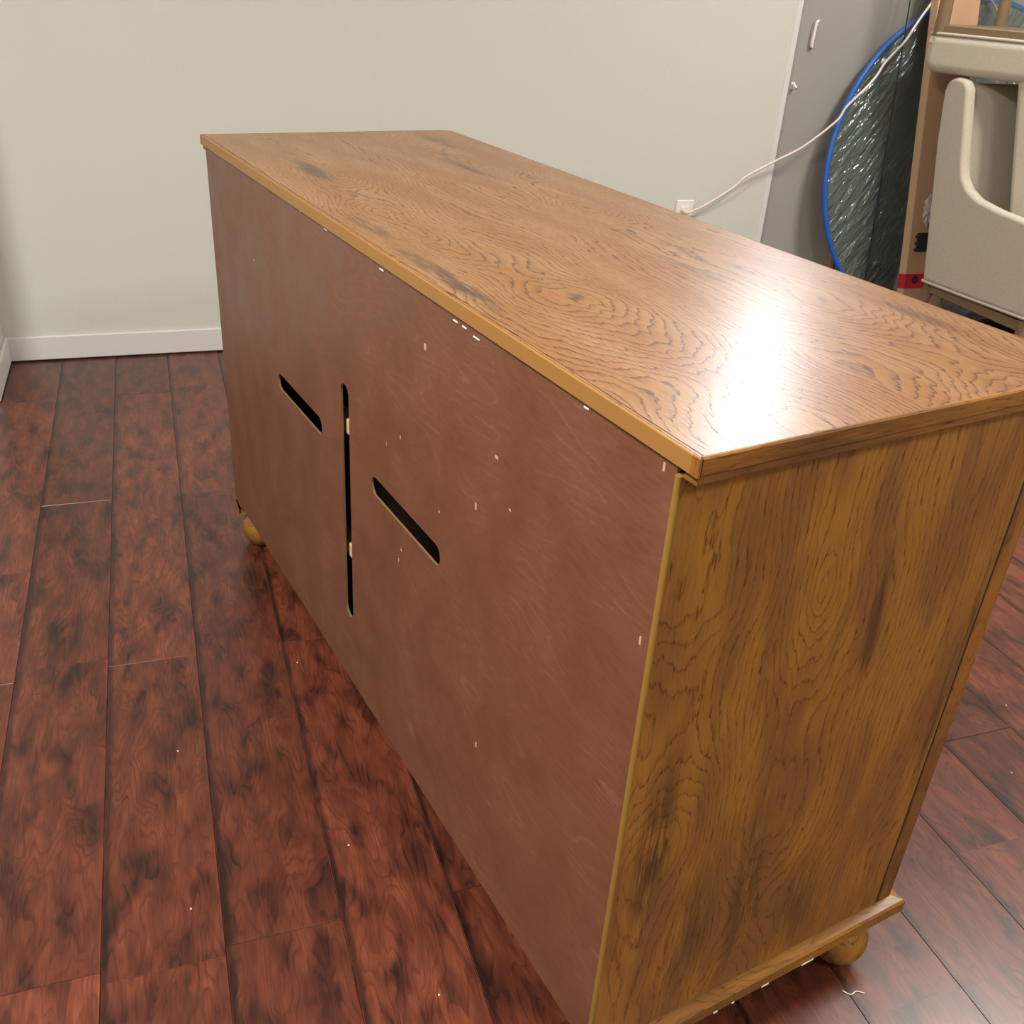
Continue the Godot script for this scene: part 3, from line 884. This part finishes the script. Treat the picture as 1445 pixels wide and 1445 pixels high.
# ------------------------------------------------------------------ round wrapped glass top, clear sheet in front of it
func build_glass(blue: Material) -> void:
	var al := 0.1125
	var R := 0.615
	var o := thing("glass_tabletop", "round tabletop wrapped in crinkled plastic with a blue taped rim, leaning on the grey wall", "tabletop", Vector3(2.643, 0.0, 0.15))
	o.rotation.x = -al
	# face: polar grid with pulled creases in the film
	var rid := FastNoiseLite.new()
	rid.seed = 5; rid.frequency = 1.0; rid.fractal_octaves = 3
	var film := plain(c8(92, 102, 96), 0.13, 0.8)
	noise_bump(film, 0.02, 0.9, 66, 512, 4)
	var rings := 90
	var segs := 220
	var P := func(i: int, k: int) -> Vector3:
		var r := (R - 0.012) * i / rings
		var a := TAU * k / segs
		var x := r * cos(a)
		var y := r * sin(a)
		# creases run up to the right on this side; stronger near the rim
		var s := x * 0.62 + y * 0.78
		var t := -x * 0.78 + y * 0.62
		var amp := 0.25 + 0.9 * smoothstep(0.25, 0.6, r)
		var q := 1.0 - absf(rid.get_noise_2d(t * 26.0 + 0.7 * rid.get_noise_2d(s * 5.0, t * 5.0), s * 6.5))
		var z := 0.0042 * amp * (q * q * q - 0.4) + 0.0016 * rid.get_noise_2d(x * 38.0, y * 38.0)
		return Vector3(x, y + R, 0.006 + z * smoothstep(R - 0.01, R - 0.07, r))
	var crease := func(p: Vector3) -> Vector2: return Vector2((p.x * 0.62 + (p.y - R) * 0.78) / 1.3, (-p.x * 0.78 + (p.y - R) * 0.62) / 0.35)
	var grid := []
	for i in rings + 1:
		var row := []
		for k in segs: row.append(P.call(i, k))
		grid.append(row)
	var nrm := []
	for i in rings + 1:
		var row := []
		for k in segs:
			var du: Vector3 = grid[mini(i + 1, rings)][k] - grid[maxi(i - 1, 0)][k]
			var dv: Vector3 = grid[maxi(i, 1)][(k + 1) % segs] - grid[maxi(i, 1)][(k + segs - 1) % segs]
			var nn := du.cross(dv).normalized()
			row.append(nn if nn.z > 0 else -nn)
		nrm.append(row)
	var b := Build.new()
	for i in rings:
		for k in segs:
			var m := (k + 1) % segs
			b.quadn([grid[i][k], grid[i][m], grid[i + 1][m], grid[i + 1][k]], [nrm[i][k], nrm[i][m], nrm[i + 1][m], nrm[i + 1][k]], [crease.call(grid[i][k]), crease.call(grid[i][m]), crease.call(grid[i + 1][m]), crease.call(grid[i + 1][k])])
	for k in segs:
		var a := TAU * k / segs
		var a2 := TAU * (k + 1) / segs
		b.tri(Vector3(0, R, -0.006), Vector3((R - 0.012) * cos(a), R + (R - 0.012) * sin(a), -0.006), Vector3((R - 0.012) * cos(a2), R + (R - 0.012) * sin(a2), -0.006), Vector3.FORWARD, Vector3.FORWARD, Vector3.FORWARD)
	part("plastic_wrap", b.done(), film, o)
	var ring := []
	for k in 121:
		var a := TAU * k / 120.0
		ring.append(Vector3((R - 0.011) * cos(a), R + (R - 0.011) * sin(a), 0.0))
	part("rim_guard", tube(ring, 0.011, 0.011, 10), blue, o)
	# clear sheet standing just in front
	var g := thing("glass_sheet", "clear glass sheet with a dark edge standing in front of the wrapped round tabletop", "glass sheet", Vector3(2.272, 0.0, 0.176))
	g.rotation.x = -al
	var pane := plain(Color(0.22, 0.26, 0.26, 0.10), 0.0)
	pane.transparency = BaseMaterial3D.TRANSPARENCY_ALPHA
	part("sheet", slab(Vector3(0.003, 0.0, -0.002), Vector3(0.56, 1.33, 0.002), 0.0), pane, g)
	part("cut_edge", slab(Vector3(0.0, 0.0, -0.0025), Vector3(0.003, 1.33, 0.0025), 0.0005), plain(c8(40, 46, 48), 0.3), g)
	# thin strip of wood behind the tabletop
	var s := Build.new()
	slab_into(s, Vector3(-0.009, 0, -0.004), Vector3(0.009, 0.335, 0.004), 0.001, 1, Vector2.ZERO, Vector2.ONE)
	var st := part("wooden_strip", s.done(), plain(c8(176, 132, 96), 0.7), self, Vector3(2.222, 0.0, 0.03))
	st.rotation = Vector3(-0.12, 0, 0.05)
	tag(st, "short thin wooden strip leaning on the grey wall beside the blue rim", "wood strip")

# ------------------------------------------------------------------ two upholstered chairs, one upside down on the other
func build_chairs(linen: Material, wood: Material) -> void:
	var o := thing("armchair", "beige linen armchair standing upright, lower of the two stacked chairs", "chair", Vector3(2.25, 0, 0.73))
	var off := -o.position
	var W := 0.60                        # overall width
	# side panels: raked back post sweeping down into the arm. Plane: (z, y)
	var raw_o := [Vector2(0.487, 0.302), Vector2(0.434, 0.53), Vector2(0.379, 0.762), Vector2(0.351, 0.932), Vector2(0.362, 0.962), Vector2(0.395, 0.976), Vector2(0.44, 0.972), Vector2(0.462, 0.95), Vector2(0.482, 0.88), Vector2(0.505, 0.80), Vector2(0.528, 0.72), Vector2(0.548, 0.675), Vector2(0.585, 0.643), Vector2(0.64, 0.622), Vector2(0.74, 0.609), Vector2(0.87, 0.602), Vector2(0.945, 0.598), Vector2(0.975, 0.575), Vector2(0.985, 0.52), Vector2(0.985, 0.317)]
	for s in [0, 1]:
		var x := 0.021 if s == 0 else W - 0.021
		part("arm_panel", cushion(raw_o, 0.021, 0.014, Vector3(0, 0, 1), Vector3.UP, Vector3.RIGHT, Vector3(2.25 + x, 0, 0) + off, 0.0, 150), linen, o)
		var xp := 2.25 + (0.004 if s == 0 else W - 0.004)
		part("piping", tube([Vector3(xp, 0.300, 0.485) + off, Vector3(xp, 0.307, 0.73) + off, Vector3(xp, 0.316, 0.985) + off], 0.0055, 0.0055, 8), linen, o)
	var back_o := [Vector2(0.497, 0.302), Vector2(0.389, 0.77), Vector2(0.365, 0.93), Vector2(0.375, 0.952), Vector2(0.41, 0.962), Vector2(0.43, 0.95), Vector2(0.448, 0.88), Vector2(0.50, 0.62), Vector2(0.56, 0.302)]
	part("backrest", cushion(back_o, W * 0.5 - 0.03, 0.02, Vector3(0, 0, 1), Vector3.UP, Vector3.RIGHT, Vector3(2.25 + W * 0.5, 0, 0) + off), linen, o)
	var seat_o := round_corners([Vector2(0.52, 0.305), Vector2(0.52, 0.47), Vector2(0.975, 0.48), Vector2(0.975, 0.318)], [0.0, 0.02, 0.05, 0.0])
	part("seat", cushion(seat_o, W * 0.5 - 0.036, 0.02, Vector3(0, 0, 1), Vector3.UP, Vector3.RIGHT, Vector3(2.25 + W * 0.5, 0, 0) + off), linen, o)
	part("seat_frame", slab(Vector3(0.02, 0.262, -0.215), Vector3(W - 0.02, 0.298, 0.23), 0.003, 2), wood, o)
	for q in [[0.045, -0.235, 0.02, -0.30], [W - 0.045, -0.235, W - 0.02, -0.30], [0.045, 0.215, 0.045, 0.235], [W - 0.045, 0.215, W - 0.045, 0.235]]:
		var b := Build.new()
		tube_into(b, [Vector3(q[0], 0.30, q[1]), Vector3(q[2], 0.0, q[3])], 0.030, 0.021, 4)
		part("leg", b.done(), wood, o)

	# the upper chair, seat down
	var u := thing("side_chair", "beige linen chair turned upside down, upper of the two stacked chairs", "chair", Vector3(2.2, 0.98, 0.266))
	var e1 := Vector3(0.351, 0, 0.936)            # along its visible side, from front to back
	var e2 := Vector3(0.936, 0, -0.351)           # across its width
	var uw := 0.46
	var mid := e2 * (uw * 0.5)
	var so := round_corners([Vector2(0.0, 0.122), Vector2(0.0, 0.0), Vector2(0.42, 0.0), Vector2(0.42, 0.122)], [0.0, 0.055, 0.02, 0.0])
	part("seat", cushion(so, uw * 0.5, 0.030, e1, Vector3.UP, e2, mid, 0.0, 120), linen, u)
	var bo := round_corners([Vector2(0.335, 0.122), Vector2(0.343, 0.0), Vector2(0.460, -0.49), Vector2(0.572, -0.49), Vector2(0.455, 0.09), Vector2(0.445, 0.122)], [0.0, 0.0, 0.03, 0.03, 0.0, 0.0])
	part("backrest", cushion(bo, uw * 0.5 - 0.004, 0.018, e1, Vector3.UP, e2, mid + e2 * 0.012, 0.0, 130), linen, u)
	var pp := []
	for q in [[0.008, 0.008], [0.44, 0.008], [0.44, uw - 0.008], [0.008, uw - 0.008], [0.008, 0.008]]: pp.append(e1 * q[0] + e2 * q[1] + Vector3(0, 0.1215, 0))
	part("piping", tube(pp, 0.005, 0.005, 8), linen, u)
	var xf := Transform3D(Basis(e2, Vector3.UP, e1 * -1.0), Vector3.ZERO)
	var fb := Build.new()
	slab_into(fb, Vector3(0.012, 0.122, -0.55), Vector3(uw - 0.012, 0.150, -0.03), 0.003, 2, Vector2.ZERO, Vector2.ONE, xf)
	part("seat_frame", fb.done(), wood, u)
	for q in [[0.028, -0.028, 0.024, -0.02], [uw - 0.028, -0.028, uw - 0.024, -0.02], [0.04, -0.54, 0.02, -0.59], [uw - 0.04, -0.54, uw - 0.02, -0.59]]:
		var b := Build.new()
		tube_into(b, [xf * Vector3(q[0], 0.118, q[1]), xf * Vector3(q[2], 0.46, q[3])], 0.031, 0.022, 4)
		part("leg", b.done(), wood, u)

# ------------------------------------------------------------------ narrow carton with red tape, plastic, bag
func build_carton(card: Material, card_lit: Material) -> void:
	var o := thing("cardboard_carton", "tall narrow brown carton with a red tape band, leaning behind the stacked chairs", "carton", Vector3(2.34, 0.0, 0.35))
	o.rotation.x = -0.196
	part("carton_body", slab(Vector3(0.0, 0.0, -0.038), Vector3(0.185, 1.40, 0.0), 0.0015), card, o)
	part("carton_lit_side", slab(Vector3(-0.0015, 0.002, -0.037), Vector3(0.0, 1.398, -0.001), 0.0003), card_lit, o)  # narrow left side skinned in paler card, its lit look painted in
	var red := plain(c8(190, 28, 44), 0.4)
	var tp := part("red_tape", slab(Vector3(-0.0025, 0.217, -0.0385), Vector3(0.1862, 0.272, 0.0012), 0.0005), red, o)
	var dk := plain(c8(70, 16, 26), 0.5)
	var d := Build.new()
	tube_into(d, [Vector3(0.045, 0.250, 0.001), Vector3(0.045, 0.250, 0.0018)], 0.016, 0.016, 18)
	part("printed_mark", d.done(), dk, tp)
	var lab := Build.new()
	slab_into(lab, Vector3(0.030, 0.355, 0.0), Vector3(0.15, 0.425, 0.004), 0.001)
	for k in 3:
		slab_into(lab, Vector3(0.022, 0.357 + k * 0.024, 0.0), Vector3(0.031, 0.369 + k * 0.024, 0.004), 0.001)
	part("black_clip", lab.done(), plain(c8(38, 40, 44), 0.5), o)
	# tuft of crumpled clear plastic
	var f := FastNoiseLite.new()
	f.seed = 8; f.frequency = 1.0
	var b := Build.new()
	var n := 26
	var P := func(i: int, k: int) -> Vector3:
		var a := PI * i / n
		var c := TAU * k / n
		var q := Vector3(sin(a) * cos(c), cos(a), sin(a) * sin(c))
		var r := 0.75 + 0.55 * f.get_noise_3d(q.x * 2.4, q.y * 2.4, q.z * 2.4) + 0.25 * f.get_noise_3d(q.x * 7.0, q.y * 7.0, q.z * 7.0)
		return Vector3(q.x * 0.026, q.y * 0.062, q.z * 0.016) * r
	for i in n:
		for k in n:
			var p0: Vector3 = P.call(i, k)
			var p1: Vector3 = P.call(i, k + 1)
			var p2: Vector3 = P.call(i + 1, k + 1)
			var p3: Vector3 = P.call(i + 1, k)
			var nn := (p2 - p0).cross(p3 - p1).normalized()
			if nn.dot(p0) < 0: nn = -nn
			b.quad([p0, p1, p2, p3], nn, [Vector2.ZERO, Vector2.ZERO, Vector2.ZERO, Vector2.ZERO])
	part("plastic_tuft", b.done(), plain(c8(190, 180, 176), 0.3), o, Vector3(0.056, 0.505, 0.014))

func build_small(white: Material, wood: Material) -> void:
	# fittings on the grey wall
	var h := thing("wall_bracket", "small white upright bracket screwed to the grey wall", "bracket", Vector3(1.931, 1.03, GREY_Z))
	var b := Build.new()
	tube_into(b, smooth_path([Vector3(0.014, 0.076, 0.0), Vector3(0.009, 0.078, 0.010), Vector3(0.0, 0.072, 0.014), Vector3(-0.002, 0.035, 0.014), Vector3(-0.003, 0.0, 0.014), Vector3(0.002, -0.006, 0.010), Vector3(0.008, -0.006, 0.0)], 4), 0.006, 0.006, 8)
	part("bar", b.done(), white, h)
	part("back_plate", slab(Vector3(-0.006, -0.004, 0.0), Vector3(0.012, 0.072, 0.004), 0.0015), plain(c8(205, 200, 192), 0.5), h)
	var k := thing("wall_hook", "tiny white hook on the grey wall below the bracket", "hook", Vector3(1.888, 0.893, GREY_Z))
	part("base", slab(Vector3(-0.008, -0.012, 0), Vector3(0.008, 0.012, 0.003), 0.001), white, k)
	part("peg", tube(smooth_path([Vector3(0, 0.004, 0.002), Vector3(0, 0.002, 0.012), Vector3(0, -0.006, 0.017), Vector3(0, -0.001, 0.024)], 4), 0.0055, 0.005, 10), white, k)
	# dark bag on the floor under the chairs
	var g := thing("black_bag", "black bag lying on the floor under the lower armchair", "bag", Vector3(2.60, 0.0, 0.62))
	part("body", cushion(round_corners([Vector2(-0.13, 0.0), Vector2(0.2, 0.0), Vector2(0.17, 0.16), Vector2(-0.11, 0.17)], [0.03, 0.03, 0.07, 0.07]), 0.10, 0.05, Vector3(0, 0, 1), Vector3.UP, Vector3.RIGHT, Vector3.ZERO, 0.0, 90), plain(c8(24, 25, 28), 0.7), g)
	part("handle", tube(smooth_path([Vector3(0.02, 0.15, -0.05), Vector3(0.02, 0.195, -0.03), Vector3(0.02, 0.195, 0.07), Vector3(0.02, 0.15, 0.09)], 5), 0.008, 0.008, 8), plain(c8(20, 20, 22), 0.6), g)
	# pale crumbs and a curled fibre on the floor
	var crumb := plain(c8(225, 214, 196), 0.8)
	for q in [[-0.436, 1.98, "pale crumb mid-plank left of the slotted back, beyond a second crumb on the same plank"], [-0.432, 2.318, "pale crumb at lower left, nearest the camera on the plank left of the sideboard"],
			[-0.205, 1.785, "pale crumb on the floor just left of the upright slot, by the sideboard's lower edge"], [-0.193, 2.263, "pale crumb halfway along the dark plank beside the sideboard's back"],
			[1.112, 2.262, "pale crumb on the floor right of the sideboard, the farther of two"], [0.979, 2.418, "pale crumb on the floor right of the sideboard, the nearer of two"], [-0.124, 2.55, "pale crumb at the bottom of the picture under the sideboard's back edge"]]:
		var s := SphereMesh.new()
		s.radius = 0.0017; s.height = 0.0026; s.radial_segments = 8; s.rings = 4
		var c := part(numbered("crumb"), s, crumb, self, Vector3(q[0], 0.0014, q[1]))
		tag(c, q[2], "crumb", "pale crumbs on the floor")
	var fi := part("fibre_thread", tube(smooth_path([Vector3(-0.012, 0.001, -0.006), Vector3(-0.004, 0.001, 0.002), Vector3(0.006, 0.0012, 0.0), Vector3(0.016, 0.001, 0.006)], 5), 0.0008, 0.0008, 6), crumb, self, Vector3(0.428, 0.0, 2.708))
	tag(fi, "curled white thread on the floor near the sideboard's front foot", "thread")
